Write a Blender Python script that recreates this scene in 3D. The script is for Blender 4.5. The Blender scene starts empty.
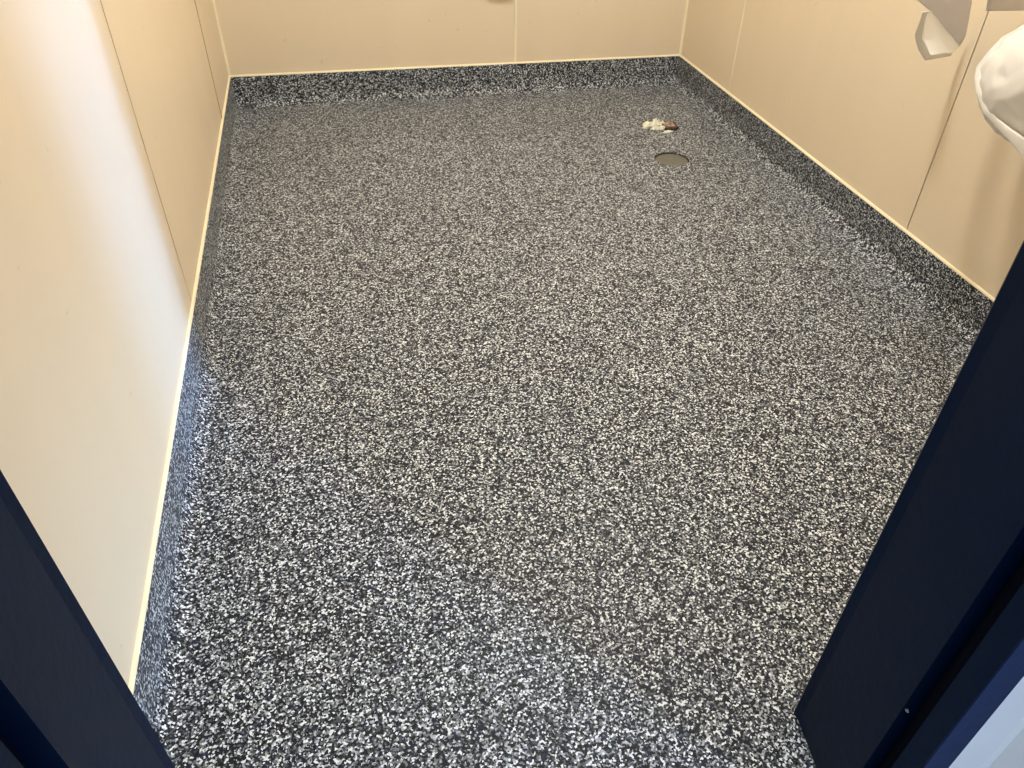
import bpy, bmesh, math, random
from mathutils import Vector, Matrix, noise
random.seed(7)
C = bpy.context.scene.collection

# ------------------------------------------------------------------ sizes (metres)
W, D = 1.897, 2.962          # room width and depth
H = 2.35                     # ceiling
COVE, RAD = 0.117, 0.032      # height of the coved skirting, cove radius
YF = 0.10                    # inner plane of the front wall
CAM = Vector((0.3768, -0.3199, 1.12))

# ------------------------------------------------------------------ helpers
def link(name, bm, mat, parent=None, smooth=False, loc=None):
    me = bpy.data.meshes.new(name)
    bmesh.ops.recalc_face_normals(bm, faces=bm.faces[:])
    bm.to_mesh(me); bm.free()
    for m in (mat if isinstance(mat, (list, tuple)) else [mat]): me.materials.append(m)
    if smooth:
        for p in me.polygons: p.use_smooth = True
    o = bpy.data.objects.new(name, me); C.objects.link(o)
    if loc: o.location = loc
    if parent: o.parent = parent
    return o

def struct(o): o['kind'] = 'structure'; return o

def tag(o, label, cat, group=None):
    o['label'] = label; o['category'] = cat
    if group: o['group'] = group
    return o

def empty(name, loc):
    o = bpy.data.objects.new(name, None); C.objects.link(o); o.location = loc
    o.empty_display_size = .05
    return o

def box(bm, a, b, bev=0.0):
    x0, y0, z0 = a; x1, y1, z1 = b
    vs = [bm.verts.new(v) for v in ((x0,y0,z0),(x1,y0,z0),(x1,y1,z0),(x0,y1,z0),(x0,y0,z1),(x1,y0,z1),(x1,y1,z1),(x0,y1,z1))]
    fs = [bm.faces.new([vs[i] for i in f]) for f in ((0,3,2,1),(4,5,6,7),(0,1,5,4),(1,2,6,5),(2,3,7,6),(3,0,4,7))]
    if bev > 0:
        es = list({e for f in fs for e in f.edges})
        bmesh.ops.bevel(bm, geom=es, offset=bev, segments=2, affect='EDGES', profile=.5)

def prism(bm, pts, z0, z1):
    lo = [bm.verts.new((x, y, z0)) for x, y in pts]
    hi = [bm.verts.new((x, y, z1)) for x, y in pts]
    n = len(pts)
    for i in range(n):
        bm.faces.new((lo[i], lo[(i+1) % n], hi[(i+1) % n], hi[i]))
    bm.faces.new(lo[::-1]); bm.faces.new(hi)

def sweep(bm, rows, close=False, cap=True):
    """rows: list of rings (lists of points) bridged one to the next"""
    R = [[bm.verts.new(p) for p in r] for r in rows]
    n = len(R[0])
    for a, b in zip(R, R[1:]):
        for i in range(n if close else n-1):
            j = (i+1) % n
            bm.faces.new((a[i], a[j], b[j], b[i]))
    if cap and close:
        bm.faces.new(R[0][::-1]); bm.faces.new(R[-1])
    return R

# ------------------------------------------------------------------ materials
def new_mat(name):
    m = bpy.data.materials.new(name); m.use_nodes = True
    nt = m.node_tree; b = nt.nodes['Principled BSDF']
    return m, nt, b

def mixc(nt, fac, a, b):
    n = nt.nodes.new('ShaderNodeMix'); n.data_type = 'RGBA'
    if hasattr(fac, 'links') or hasattr(fac, 'is_linked'): nt.links.new(fac, n.inputs[0])
    else: n.inputs[0].default_value = fac
    for v, k in ((a, 6), (b, 7)):
        if isinstance(v, tuple): n.inputs[k].default_value = (*v, 1)
        else: nt.links.new(v, n.inputs[k])
    return n.outputs[2]

def simple(name, col, rough=.5, var=.06, scale=6, spec=.5, bump=0, bscale=40, coat=0, metallic=0):
    m, nt, b = new_mat(name)
    tc = nt.nodes.new('ShaderNodeTexCoord')
    n = nt.nodes.new('ShaderNodeTexNoise'); n.inputs['Scale'].default_value = scale; n.inputs['Detail'].default_value = 4
    nt.links.new(tc.outputs['Object'], n.inputs['Vector'])
    r = nt.nodes.new('ShaderNodeMapRange'); r.inputs[1].default_value = .35; r.inputs[2].default_value = .65
    nt.links.new(n.outputs['Fac'], r.inputs[0])
    c = mixc(nt, r.outputs[0], tuple(x*(1-var) for x in col), tuple(min(1, x*(1+var)) for x in col))
    nt.links.new(c, b.inputs['Base Color'])
    b.inputs['Roughness'].default_value = rough
    b.inputs['Specular IOR Level'].default_value = spec
    b.inputs['Coat Weight'].default_value = coat
    b.inputs['Metallic'].default_value = metallic
    if bump:
        n2 = nt.nodes.new('ShaderNodeTexNoise'); n2.inputs['Scale'].default_value = bscale
        nt.links.new(tc.outputs['Object'], n2.inputs['Vector'])
        bp = nt.nodes.new('ShaderNodeBump'); bp.inputs['Strength'].default_value = bump; bp.inputs['Distance'].default_value = .01
        nt.links.new(n2.outputs['Fac'], bp.inputs['Height']); nt.links.new(bp.outputs['Normal'], b.inputs['Normal'])
    return m

def chip_vinyl():
    """flecked safety vinyl: small chips of black, greys, white and a few navy ones"""
    m, nt, b = new_mat('flecked_vinyl')
    tc = nt.nodes.new('ShaderNodeTexCoord')
    w = nt.nodes.new('ShaderNodeTexNoise'); w.inputs['Scale'].default_value = 300; w.inputs['Detail'].default_value = 2
    nt.links.new(tc.outputs['Object'], w.inputs['Vector'])
    sub = nt.nodes.new('ShaderNodeVectorMath'); sub.operation = 'SUBTRACT'; sub.inputs[1].default_value = (.5, .5, .5)
    nt.links.new(w.outputs['Color'], sub.inputs[0])
    sc = nt.nodes.new('ShaderNodeVectorMath'); sc.operation = 'SCALE'; sc.inputs[3].default_value = .0035
    nt.links.new(sub.outputs[0], sc.inputs[0])
    ad = nt.nodes.new('ShaderNodeVectorMath'); ad.operation = 'ADD'
    nt.links.new(tc.outputs['Object'], ad.inputs[0]); nt.links.new(sc.outputs[0], ad.inputs[1])
    v = nt.nodes.new('ShaderNodeTexVoronoi'); v.inputs['Scale'].default_value = CHIP; v.inputs['Randomness'].default_value = 1
    nt.links.new(ad.outputs[0], v.inputs['Vector'])
    s = nt.nodes.new('ShaderNodeSeparateColor'); nt.links.new(v.outputs['Color'], s.inputs[0])
    cr = nt.nodes.new('ShaderNodeValToRGB'); cr.color_ramp.interpolation = 'CONSTANT'
    el = cr.color_ramp.elements
    stops = CHIPS
    el[0].position = 0; el[0].color = (*stops[0][1], 1)
    el[1].position = stops[1][0]; el[1].color = (*stops[1][1], 1)
    for p, c in stops[2:]:
        e = el.new(p); e.color = (*c, 1)
    nt.links.new(s.outputs[0], cr.inputs[0])
    nt.links.new(cr.outputs[0], b.inputs['Base Color'])
    b.inputs['Roughness'].default_value = .5
    b.inputs['Specular IOR Level'].default_value = .18
    n2 = nt.nodes.new('ShaderNodeTexNoise'); n2.inputs['Scale'].default_value = 90; n2.inputs['Detail'].default_value = 3
    nt.links.new(tc.outputs['Object'], n2.inputs['Vector'])
    bp = nt.nodes.new('ShaderNodeBump'); bp.inputs['Strength'].default_value = .25; bp.inputs['Distance'].default_value = .004
    nt.links.new(n2.outputs['Fac'], bp.inputs['Height']); nt.links.new(bp.outputs['Normal'], b.inputs['Normal'])
    return m

CHIP = 318
CHIPS = [(0, (.004,.005,.008)), (.34, (.018,.021,.029)), (.43, (.008,.014,.055)), (.48, (.058,.066,.074)),
         (.61, (.155,.170,.185)), (.75, (.37,.40,.425)), (.87, (.72,.77,.80))]
vinyl = chip_vinyl()

def panel_mat():
    """cream faced wall panel with faint scuffs low down"""
    m, nt, b = new_mat('cream_panel')
    tc = nt.nodes.new('ShaderNodeTexCoord')
    mp = nt.nodes.new('ShaderNodeMapping'); mp.inputs['Scale'].default_value = (1, 1, .15)
    nt.links.new(tc.outputs['Object'], mp.inputs[0])
    n = nt.nodes.new('ShaderNodeTexNoise'); n.inputs['Scale'].default_value = 7; n.inputs['Detail'].default_value = 5
    nt.links.new(mp.outputs[0], n.inputs['Vector'])
    c = mixc(nt, n.outputs['Fac'], (.72, .605, .435), (.78, .66, .48))
    n2 = nt.nodes.new('ShaderNodeTexNoise'); n2.inputs['Scale'].default_value = 38; n2.inputs['Detail'].default_value = 6
    nt.links.new(tc.outputs['Object'], n2.inputs['Vector'])
    r = nt.nodes.new('ShaderNodeMapRange'); r.inputs[1].default_value = .70; r.inputs[2].default_value = .80; r.inputs[4].default_value = .5
    nt.links.new(n2.outputs['Fac'], r.inputs[0])
    c2 = mixc(nt, r.outputs[0], c, (.42, .32, .18))
    nt.links.new(c2, b.inputs['Base Color'])
    b.inputs['Roughness'].default_value = .45
    b.inputs['Specular IOR Level'].default_value = .4
    return m

cream = panel_mat()
cream_trim = simple('cream_trim', (.84, .76, .54), .4, .04, 9)
gap_mat = simple('joint_shadow_gap', (.05, .03, .015), .8)
navy = simple('navy_paint', (.0005, .0066, .025), .45, .08, 5, spec=.12, bump=.05, bscale=60)
rubber = simple('black_gasket', (.001, .002, .006), .8, spec=.1)
ceil_mat = simple('white_ceiling', (.8, .78, .72), .7)
steel_white = simple('white_coated_steel', (.78, .78, .76), .45, .05, 4)
ground_mat = simple('grey_concrete', (.35, .34, .33), .85, .15, 12, bump=.3)
plastic = simple('white_plastic_sheet', (.79, .765, .71), .38, .03, 8, bump=.12, bscale=14)
shaded = simple('shaded_plastic_sheet', (.58, .54, .51), .5, .04, 8, bump=.1, bscale=14)  # darker copy of the plastic sheet, shade put into the colour
drain_mat = simple('olive_grey_drain', (.115, .114, .095), .45, .12, 60)
dark_mat = simple('dark_recess', (.01, .009, .008), .8)
brown = simple('brown_pipe', (.16, .095, .06), .5, .25, 60)
tape_mat = simple('cream_masking_tape', (.86, .82, .66), .55, .25, 90, bump=.25, bscale=160)

# ------------------------------------------------------------------ floor (with a round hole for the drain)
DX, DY, DR = 1.553, 2.163, .0640
bm = bmesh.new()
s = .11
def quad(x0, y0, x1, y1, z=0):
    bm.faces.new([bm.verts.new(v) for v in ((x0,y0,z),(x1,y0,z),(x1,y1,z),(x0,y1,z))])
F0 = -.06
quad(-.05, F0, W+.05, DY-s); quad(-.05, DY+s, W+.05, D+.05)
quad(-.05, DY-s, DX-s, DY+s); quad(DX+s, DY-s, W+.05, DY+s)
N = 48; ring = []; sq = []; low = []
for i in range(N):
    a = 2*math.pi*i/N; c, q = math.cos(a), math.sin(a)
    k = s/max(abs(c), abs(q))
    ring.append(bm.verts.new((DX+DR*c, DY+DR*q, 0))); sq.append(bm.verts.new((DX+k*c, DY+k*q, 0)))
    low.append(bm.verts.new((DX+DR*c, DY+DR*q, -.03)))
for i in range(N):
    j = (i+1) % N
    bm.faces.new((ring[i], sq[i], sq[j], ring[j])); bm.faces.new((ring[j], low[j], low[i], ring[i]))
bm.faces.new(low)
struct(link('floor', bm, vinyl))

# ------------------------------------------------------------------ coved skirting in the floor's vinyl
def cove_profile(T=.006):
    """(distance from wall, height) from the top of the skirting to the floor"""
    p = [(0, COVE), (T, COVE), (T, RAD)]
    for i in range(1, 9):
        a = math.pi/2*i/8
        p.append((T+RAD*(1-math.cos(a)), RAD*(1-math.sin(a))+.0006))
    p.append((T+RAD+.004, .0003)); p.append((T+RAD+.004, -.01)); p.append((0, -.01))
    return p
def cove(name, pos):
    """pos(d, t): plan point at distance d from the wall, end t in (0,1)"""
    bm = bmesh.new(); pr = cove_profile()
    sweep(bm, [[(*pos(d, t), z) for d, z in pr] for t in (0, 1)], close=True)
    return struct(link(name, bm, vinyl))
cove('baseboard_left', lambda d, t: (d, (YF+d) if t == 0 else D-d))
cove('baseboard_right', lambda d, t: (W-d, (YF+d) if t == 0 else D-d))
cove('baseboard_back', lambda d, t: (d if t == 0 else W-d, D-d))
cove('baseboard_front', lambda d, t: (.99 if t == 0 else W-d, YF+d))

# ------------------------------------------------------------------ walls: panels over a dark backing, open 2 mm joints
PT = .012
def wall(name, horiz, spans, plane, sign):
    """horiz 'y': wall plane at x=plane spanning y; 'x': wall at y=plane spanning x. sign: +1 body lies on the larger side"""
    bm = bmesh.new()
    g = .0028 if sign < 0 and horiz == 'y' else .0018
    def B(u0, u1, d0, d1, z0, z1):
        a, b = sorted((plane+sign*d0, plane+sign*d1))
        if horiz == 'y': box(bm, (a, u0, z0), (b, u1, z1))
        else: box(bm, (u0, a, z0), (u1, b, z1))
    for u0, u1 in zip(spans, spans[1:]):
        B(u0+(g if u0 != spans[0] else 0), u1-(g if u1 != spans[-1] else 0), 0, PT, 0, H)
    nf = len(bm.faces)
    B(spans[0], spans[-1], PT, .05, 0, H)
    bm.faces.ensure_lookup_table()
    for f in bm.faces[nf:]: f.material_index = 1
    return struct(link(name, bm, [cream, gap_mat]))
wall('wall_left', 'y', [YF, 1.319, 2.494, D], 0, -1)
wall('wall_right', 'y', [YF, 1.309, 2.468, D], W, 1)
wall('wall_back', 'x', [-.05, 1.148, W+.05], D, 1)

# front wall around the doorway: cream inside, white coated corrugated steel outside
bm = bmesh.new()
DW0, DW1, DH = .07, .975, 2.06
box(bm, (-.05, .005, 0), (DW0, YF, H)); box(bm, (DW1, .005, 0), (W+.05, YF, H)); box(bm, (DW0, .005, DH), (DW1, YF, H))
struct(link('wall_front', bm, cream))
def corrugated(name, x0, x1, z0, z1):
    bm = bmesh.new(); lo = []; x = x0
    pts = [(x0, -.035)]; k = 0; step = [.034, .016, .034, .016]
    y = [-.035, -.014, -.014, -.035]
    x = x0+.02
    while x < x1:
        pts.append((x, -.035 if k % 4 in (0, 3) else -.014)); x += step[k % 4]; k += 1
    pts.append((x1, pts[-1][1]))
    front = pts; back = [(px, .004) for px, py in reversed(pts)]
    prism(bm, front+back, z0, z1)
    return struct(link(name, bm, steel_white))
corrugated('wall_outside', .955, 2.6, -.05, 2.5)
corrugated('wall_outside', -1.6, .092, -.05, 2.5)

# ceiling and the outside ground
bm = bmesh.new(); box(bm, (-.06, -.035, H), (W+.06, D+.06, H+.06)); struct(link('ceiling', bm, ceil_mat))
bm = bmesh.new(); box(bm, (-6, -8, -.25), (8, -.062, -.12)); struct(link('ground', bm, ground_mat))

# ------------------------------------------------------------------ trims
def cap_strip(name, pos):
    bm = bmesh.new()
    pr = [(0, COVE-.001), (.0062, COVE-.001), (.0066, COVE+.001), (.005, COVE+.0036), (.0035, COVE+.0048), (0, COVE+.0052)]
    sweep(bm, [[(*pos(d, t), z) for d, z in pr] for t in (0, 1)], close=True)
    return struct(link(name, bm, cream_trim))
cap_strip('trim_1', lambda d, t: (d, YF if t == 0 else D-d))
cap_strip('trim_2', lambda d, t: (d if t == 0 else W-d, D-d))
cap_strip('trim_3', lambda d, t: (W-d, YF if t == 0 else D-d))
def corner_strip(name, x, y, sx, sy):
    bm = bmesh.new(); e = .008
    prism(bm, [(x, y), (x+sx*e, y), (x+sx*e*.75, y+sy*e*.4), (x+sx*e*.4, y+sy*e*.75), (x, y+sy*e)], COVE+.0065, H)
    return struct(link(name, bm, cream_trim))
corner_strip('trim_4', 0, D, 1, -1)
corner_strip('trim_5', W, D, -1, -1)
def joint_strip(name, u, plane, horiz, sign, w=.011, t=.0028):
    """flat cover strip over a joint"""
    bm = bmesh.new()
    pts = [(-w/2, 0), (w/2, 0), (w/2-.001, t), (-w/2+.001, t)]
    pts = [(u+a, plane+sign*b) if horiz == 'x' else (plane+sign*b, u+a) for a, b in pts]
    prism(bm, pts, COVE+.0065, H)
    return struct(link(name, bm, cream_trim))
joint_strip('trim_6', 1.148, D, 'x', -1)
def seam(name, x, y):
    bm = bmesh.new(); prism(bm, [(x, y-.0015), (x+.0024, y-.0012), (x+.0026, y+.0008), (x, y+.0015)], COVE+.005, H)
    return struct(link(name, bm, simple('brown_joint_line', (.46, .35, .20), .6)))
seam('trim_8', 0, 2.494)  # raised brown bead added to draw the thin dark line of this joint
joint_strip('trim_7', 2.468, W, 'y', -1, .007, .0012)

# ------------------------------------------------------------------ navy steel door frame
door = empty('door_1', (0, 0, 0)); door['kind'] = 'structure'
def jamb(mx):
    pts = [(.985, .150), (.9405, .150), (.9388, .1475), (.9400, .133), (.9210, .004),
           (.9450, .000), (.9450, -.018), (.9245, -.0215), (.9245, -.048), (.9260, -.0495), (.9655, -.0505), (.9670, -.049), (.9670, .004), (.985, .006)]
    if mx: pts = [(1.0490-x, y) for x, y in pts]
    bm = bmesh.new(); prism(bm, pts, -.004, 2.10)
    o = link('door_jamb', bm, navy, door)
    g = bmesh.new()
    gp = [(.9448, -.001), (.9448, -.0175), (.9385, -.016), (.9360, -.009), (.9385, -.002)]
    if mx: gp = [(1.0490-x, y) for x, y in gp]
    prism(g, gp, .001, 2.04); link('gasket', g, rubber, o)

    return o
jr = jamb(False); jl = jamb(True)
bm = bmesh.new()
hp = [(.150, 2.04), (.150, 2.10), (-.0505, 2.10), (-.0505, 2.04), (.004, 2.04), (.004, 2.045), (.03, 2.045)]
sweep(bm, [[(x, y, z) for y, z in hp] for x in (.11, .937)], close=True)
link('door_head', bm, navy, door)
bm = bmesh.new(); box(bm, (.08, -.061, -.12), (.967, -.0505, .004), .002)
link('door_sill', bm, navy, door)
# sealant flecks on the gasket seen as small pale specks
bm = bmesh.new()
for z, y in ((.285, -.0005), (.055, -.0005)):
    bmesh.ops.create_icosphere(bm, subdivisions=1, radius=.0022, matrix=Matrix.Translation((.926, y+.002, z)) @ Matrix.Diagonal((1, 1.4, .8, 1)))
link('paint_fleck', bm, simple('pale_fleck', (.35, .33, .33), .7), jr)

# ------------------------------------------------------------------ floor drain
dr = empty('floor_drain', (DX, DY, -.0235))
bm = bmesh.new()
rows = []
for r, z in ((.0, .014), (.050, .014), (.0540, .0145), (.0560, .0165), (.0590, .0170), (.0600, .0150), (.0600, .0)):
    if r == 0: continue
    rows.append([(r*math.cos(2*math.pi*i/48), r*math.sin(2*math.pi*i/48), z) for i in range(48)])
Rr = sweep(bm, rows, close=True, cap=False)
bm.faces.new(Rr[0]); bm.faces.new(Rr[-1][::-1])
link('drain_cover', bm, drain_mat, dr)
bm = bmesh.new()
rows = [[(r*math.cos(2*math.pi*i/48), r*math.sin(2*math.pi*i/48), z) for i in range(48)] for r, z in ((.0602, .001), (.0602, .016), (.0638, .0195), (.0638, .001))]
sweep(bm, rows+[rows[0]], close=True, cap=False)
link('drain_gap_shade', bm, dark_mat, dr)  # dark ring paints the shade of the gap around the cover
tag(dr, 'round olive grey floor drain cover with its recess shade painted as a dark ring, sunk in the flecked floor', 'drain')

# ------------------------------------------------------------------ pipe stub with crumpled tape beside it
ps = empty('pipe_stub', (1.660, 2.455, 0))
bm = bmesh.new()
rows = [[(r*math.cos(2*math.pi*i/32), r*math.sin(2*math.pi*i/32), z) for i in range(32)] for r, z in
        ((.030, 0), (.030, .012), (.0285, .0145), (.0255, .0140), (.0245, .006))]
Rr = sweep(bm, rows, close=True, cap=False); bm.faces.new(Rr[-1]); bm.faces.new(Rr[0][::-1])
link('pipe', bm, brown, ps)
bm = bmesh.new()
bmesh.ops.create_icosphere(bm, subdivisions=3, radius=.0235)
for v in bm.verts:
    n = noise.noise(v.co*60)
    v.co = Vector((v.co.x*(1+.10*n), v.co.y*(1+.1*n), .009+v.co.z*.45+.003*n))
link('pipe_plug', bm, simple('pinkish_brown_plug', (.30, .22, .18), .3, .6, 70), ps, smooth=True)
bm = bmesh.new()
rows = [[(r*math.cos(2*math.pi*i/32), r*math.sin(2*math.pi*i/32), z) for i in range(32)] for r, z in ((.031, .0002), (.031, .006), (.038, .0012), (.038, .0002))]
sweep(bm, rows+[rows[0]], close=True, cap=False)
link('sealant_ring', bm, dark_mat, ps)
tag(ps, 'short brown plugged pipe stub in the floor behind the round drain', 'pipe')

def crumple(bm, cx, cy, ang, L, Wd, z0, hgt, seed, fold=.35):
    """a torn, folded leaf of tape: pointed at one end, ridged down the middle"""
    nu, nv = 12, 7; T = .0008
    top = []; bot = []
    for i in range(nu+1):
        u = i/nu; wv = Wd*(math.sin(math.pi*min(1, u*.9+.08))**.7)
        ra, rb = [], []
        for j in range(nv+1):
            v = j/nv*2-1
            n = noise.noise(Vector((u*4+seed, v*2.2, seed*3.1)))
            n2 = noise.noise(Vector((u*9-seed, v*5, seed)))
            x = (u-.5)*L+.003*n2; y = v*wv/2*(1+.25*n)
            z = z0+hgt*(1-abs(v)**1.2)*math.sin(math.pi*(u*.8+.1))*(.65+fold*n)+.002*n2
            z = max(z, .0012)
            X = cx+x*math.cos(ang)-y*math.sin(ang); Y = cy+x*math.sin(ang)+y*math.cos(ang)
            ra.append(bm.verts.new((X, Y, z+T))); rb.append(bm.verts.new((X, Y, z)))
        top.append(ra); bot.append(rb)
    for i in range(nu):
        for j in range(nv):
            bm.faces.new((top[i][j], top[i+1][j], top[i+1][j+1], top[i][j+1]))
            bm.faces.new((bot[i][j+1], bot[i+1][j+1], bot[i+1][j], bot[i][j]))
        bm.faces.new((bot[i][0], bot[i+1][0], top[i+1][0], top[i][0]))
        bm.faces.new((top[i][nv], top[i+1][nv], bot[i+1][nv], bot[i][nv]))
    for j in range(nv):
        bm.faces.new((top[0][j], top[0][j+1], bot[0][j+1], bot[0][j]))
        bm.faces.new((bot[nu][j], bot[nu][j+1], top[nu][j+1], top[nu][j]))
bm = bmesh.new()
for c in ((1.596, 2.474, .30, .085, .020, .004, .026, 1.7), (1.612, 2.442, -.10, .072, .015, .001, .014, 4.2),
          (1.616, 2.500, 1.2, .045, .022, .006, .026, 7.9), (1.574, 2.492, .7, .052, .014, .002, .022, 9.1),
          (1.634, 2.405, .2, .050, .010, .001, .008, 12.4), (1.632, 2.478, -.9, .045, .013, .004, .030, 14.6),
          (1.588, 2.452, -.45, .045, .012, .010, .018, 17.3), (1.566, 2.462, .1, .038, .010, .001, .010, 21.2)):
    crumple(bm, *c, fold=.9)
tag(link('crumpled_tape', bm, tape_mat), 'torn crumpled scrap of cream masking tape lying left of the pipe stub', 'tape')

# ------------------------------------------------------------------ things by the right wall
def grid_surface(name, P, mat, parent=None, thick=.002, nu=24, nv=24, amp=.004, fr=14, seed=0, tagme=None):
    """bilinear patch through a small lattice of points P[i][j], wrinkled a little and given thickness"""
    bm = bmesh.new(); a = len(P)-1; b = len(P[0])-1
    V = []
    for i in range(nu+1):
        u = i/nu*a; i0 = min(int(u), a-1); fu = u-i0; row = []
        for j in range(nv+1):
            v = j/nv*b; j0 = min(int(v), b-1); fv = v-j0
            p = (Vector(P[i0][j0])*(1-fu)*(1-fv)+Vector(P[i0+1][j0])*fu*(1-fv)+Vector(P[i0][j0+1])*(1-fu)*fv+Vector(P[i0+1][j0+1])*fu*fv)
            n = noise.noise_vector(p*fr+Vector((seed, 0, 0)))
            row.append(bm.verts.new(p+n*amp))
        V.append(row)
    for i in range(nu):
        for j in range(nv): bm.faces.new((V[i][j], V[i+1][j], V[i+1][j+1], V[i][j+1]))
    bmesh.ops.remove_doubles(bm, verts=bm.verts[:], dist=1e-5)
    o = link(name, bm, mat, parent, smooth=True)
    m = o.modifiers.new('thick', 'SOLIDIFY'); m.thickness = thick; m.offset = 0
    return o

# folding grab rail that the sheets hang from, just above the picture
gr = empty('grab_rail', (W, 1.08, .862))
path = []
R_ = .05
for k in range(2): path.append((-.006-.25*k, .125))
for k in range(7):
    a = math.pi/2*k/6; path.append((-.37-R_*math.sin(a), .075+R_*math.cos(a)))
for k in range(7):
    a = math.pi/2*k/6; path.append((-.37-R_*math.cos(a), -.075-R_*math.sin(a)))
for k in range(1, -1, -1): path.append((-.006-.25*k, -.125))
bm = bmesh.new(); rows = []
for k, (x, y) in enumerate(path):
    a = Vector(path[max(k-1, 0)]); b = Vector(path[min(k+1, len(path)-1)]); t = (b-a).normalized(); n = Vector((-t.y, t.x))
    rows.append([(x+n.x*.015*math.cos(q), y+n.y*.015*math.cos(q), .015*math.sin(q)) for q in [2*math.pi*i/14 for i in range(14)]])
sweep(bm, rows, close=True); link('rail_tube', bm, steel_white, gr, smooth=True)
bm = bmesh.new(); box(bm, (-.007, -.16, -.05), (-.0008, .16, .05), .002); link('wall_plate', bm, steel_white, gr)
tag(gr, 'white tubular grab rail on the right wall above the white wrapped bundle', 'rail')

# draped sheet with a pointed, folded corner
sh = empty('draped_sheet', (1.70, 1.22, .84))
def rel(P, o): return [[tuple(Vector(p)-Vector(o)) for p in r] for r in P]
O = (1.70, 1.22, .84)
grey = [[(1.5500, 1.205, .846), (1.63, 1.205, .846), (1.73, 1.205, .846)],
        [(1.6038, 1.20, .7453), (1.67, 1.198, .745), (1.7500, 1.21, .7400)],
        [(1.6416, 1.20, .7248), (1.70, 1.20, .722), (1.7500, 1.205, .7200)],
        [(1.6874, 1.20, .6934), (1.72, 1.20, .695), (1.7510, 1.20, .7015)],
        [(1.7511, 1.20, .6476), (1.7545, 1.20, .655), (1.7574, 1.20, .6683)]]
grid_surface('front_fold', rel(grey, O), shaded, sh, amp=.0015, seed=1)  # fold turned from the lamp, its shade is in the material colour
flap = [[(1.6416, 1.197, .7248), (1.630, 1.185, .718), (1.6174, 1.17, .7131)],
        [(1.6874, 1.197, .6934), (1.6609, 1.16, .6743), (1.6114, 1.155, .6775)],
        [(1.7511, 1.197, .6476), (1.690, 1.150, .649), (1.6237, 1.13, .6517)]]
grid_surface('folded_flap', rel(flap, O), plastic, sh, amp=.0025, fr=25, seed=3)
under = [[(1.722, 1.315, .690), (1.78, 1.33, .69), (1.86, 1.345, .68)],
         [(1.735, 1.330, .640), (1.79, 1.34, .63), (1.872, 1.345, .62)],
         [(1.7643, 1.340, .5993), (1.800, 1.345, .573), (1.868, 1.345, .578)]]
grid_surface('under_layer', rel(under, O), plastic, sh, amp=.003, fr=20, seed=5)
tag(sh, 'cream draped sheet with a front fold coloured for shade, whose folded corner points down beside the right wall', 'sheet')

# straight-hemmed sheet, shade put into its grey colour, right edge of the picture
O = (1.70, .955, .846)
hs = [[(1.545, .957, .846), (1.64, .955, .846), (1.74, .957, .846), (1.84, .955, .846)],
      [(1.552, .954, .815), (1.64, .958, .815), (1.74, .953, .815), (1.84, .957, .815)],
      [(1.561, .955, .783), (1.646, .955, .781), (1.74, .955, .779), (1.84, .955, .777)]]
o = grid_surface('hanging_sheet', rel(hs, O), shaded, None, amp=.0015, fr=9, seed=9); o.location = O
tag(o, 'sheet coloured grey for shade, hanging with a straight hem above the white bundle', 'sheet')

# white wrapped bundle
BC = Vector((1.782, .962, .642)); BR = (.112, .132, .124)
bu = empty('wrapped_bundle', BC)
bm = bmesh.new()
bmesh.ops.create_icosphere(bm, subdivisions=5, radius=1)
for v in bm.verts:
    d = v.co.normalized()
    n = noise.noise(d*2.1+Vector((3, 1, 7))); n2 = 1-abs(noise.noise(d*4.3+Vector((9, 2, 1))))
    k = 1+.05*n+.06*(n2-.8)
    p = Vector((d.x*BR[0], d.y*BR[1], d.z*BR[2]))*k
    if d.z > 9: p.z += (d.z-.72)*.25*1.0; p.x *= 1-(d.z-.72)*2; p.y *= 1-(d.z-.72)*2   # gathered neck
    p.x = min(p.x, W-.003-BC.x)
    v.co = p
link('bag_body', bm, plastic, bu, smooth=True)
OUT = [(1.72,1.02,.735), (1.72,1.058,.7034), (1.72,1.0773,.6707), (1.72,1.0927,.6339), (1.72,1.0857,.6112), (1.72,1.0668,.59), (1.72,1.0286,.5629), (1.72,.9989,.5545), (1.72,.9421,.54), (1.72,.8856,.5226), (1.72,.7962,.4924)]
INN = [(1.72,1.01,.715), (1.72,1.0475,.6908), (1.72,1.0608,.6635), (1.72,1.0773,.6345), (1.72,1.0697,.6163), (1.72,1.0463,.5927), (1.72,1.0199,.5744), (1.72,.993,.5651), (1.72,.9476,.5588), (1.72,.9049,.5544), (1.72,.8282,.5443)]
hem = []
toC = (CAM-Vector((1.72, 1.0, .6))).normalized()
for a, b, f_ in zip(OUT, INN, (0, 0, .3, .5, .7, .9, 1, 1, 1, 1, 1)):
    a, b = Vector(a)-BC, Vector(b)-BC; m_ = (a+b)/2
    a += toC*.05*f_; b += toC*.05*f_; m_ += toC*.05*f_
    hem.append([tuple(a-toC*.012), tuple(a+toC*.001), tuple(m_+toC*.003), tuple(b+toC*.002), tuple(b-toC*.03)])
grid_surface('rolled_hem', hem, plastic, bu, thick=.0025, nu=60, nv=16, amp=.0012, fr=30, seed=12)
tag(bu, 'large white plastic wrapped bundle with a rolled hem at the right edge, by the wall', 'bundle')

# small box on the back wall, just above the picture
bx = empty('junction_box', (1.085, D, .43))
bm = bmesh.new(); box(bm, (-.05, -.035, -.035), (.05, -.0008, .05), .004); link('box_body', bm, ceil_mat, bx)
bm = bmesh.new(); box(bm, (-.045, -.039, -.03), (.045, -.0345, .045), .0015); link('box_lid', bm, steel_white, bx)
tag(bx, 'small white box on the back wall by the joint strip', 'box')

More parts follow.
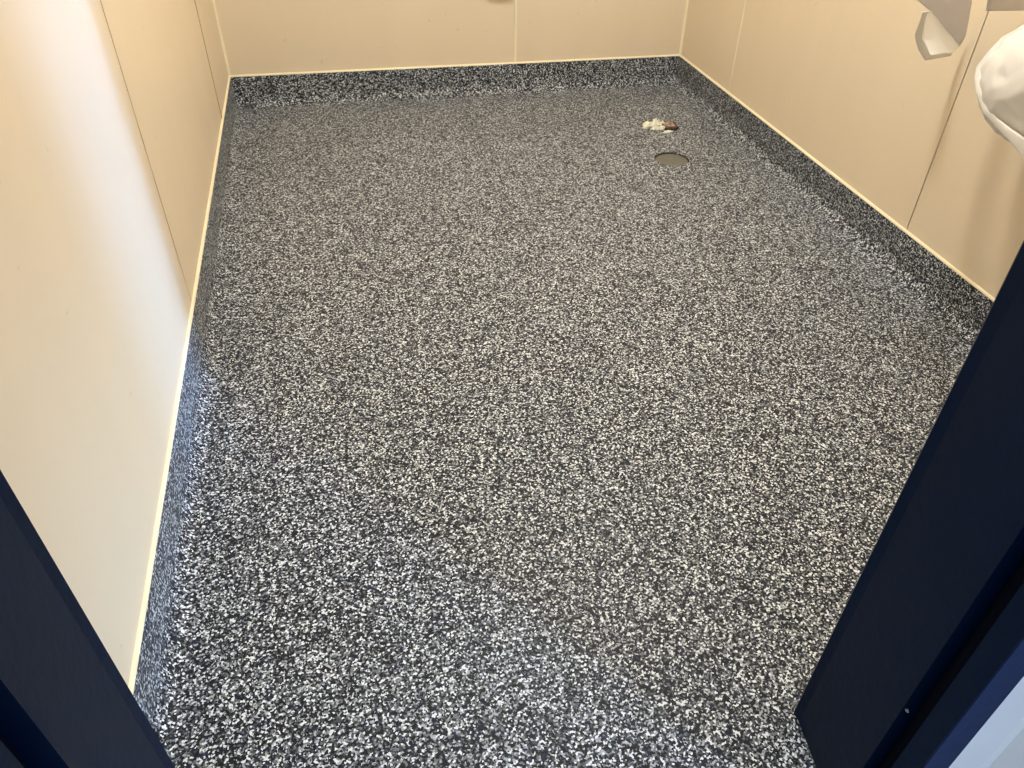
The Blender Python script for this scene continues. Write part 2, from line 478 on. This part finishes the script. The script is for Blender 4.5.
# ------------------------------------------------------------------ light
def area(name, loc, target, size, power, col, sy=None, spread=180, shape='RECTANGLE'):
    l = bpy.data.lights.new(name, 'AREA'); l.energy = power; l.color = col; l.shape = shape
    l.size = size; l.size_y = sy or size; l.spread = math.radians(spread)
    o = bpy.data.objects.new(name, l); C.objects.link(o); o.location = loc
    o.rotation_euler = (Vector(target)-Vector(loc)).to_track_quat('-Z', 'Y').to_euler()
    return o
pl = bpy.data.lights.new('ceiling_lamp', 'POINT'); pl.energy = 74; pl.color = (1, .98, .945); pl.shadow_soft_size = .12
po = bpy.data.objects.new('ceiling_lamp', pl); C.objects.link(po); po.location = (1.08, 1.50, H-.15)
area('daylight', (2.85, -2.72, .70), (0, .62, .05), .36, 1.8, (.46, .68, 1), sy=.8, spread=13)
area('daylight', (2.85, -2.78, .80), (0, 1.12, .50), .12, 1.9, (.24, .50, 1), sy=1.4, spread=5.5)
w = bpy.data.worlds.new('sky'); bpy.context.scene.world = w; w.use_nodes = True
bg = w.node_tree.nodes['Background']; bg.inputs[0].default_value = (.66, .79, 1, 1); bg.inputs[1].default_value = 1.0

# ------------------------------------------------------------------ camera
cd = bpy.data.cameras.new('camera'); cam = bpy.data.objects.new('camera', cd); C.objects.link(cam)
cd.sensor_fit = 'HORIZONTAL'; cd.sensor_width = 36; cd.lens = 766.9*36/1024
cd.shift_x = -21.29/1024; cd.shift_y = 5.39/1024; cd.clip_start = .02
Rm = [[0.9697040198480726, -0.24256518490997347, 0.02891790034008732],
      [0.13300871512749468, 0.6235706814525079, 0.7703689291066896],
      [0.2048970365589064, 0.7431835145523918, -0.6369422800434377]]
M = Matrix(((Rm[0][0], Rm[1][0], -Rm[2][0]), (Rm[0][1], Rm[1][1], -Rm[2][1]), (Rm[0][2], Rm[1][2], -Rm[2][2]))).to_4x4()
M.translation = CAM
cam.matrix_world = M
bpy.context.scene.camera = cam
vs = bpy.context.scene.view_settings
vs.view_transform = 'Standard'; vs.look = 'None'; vs.gamma = 1; vs.use_curve_mapping = False; vs.exposure = 0
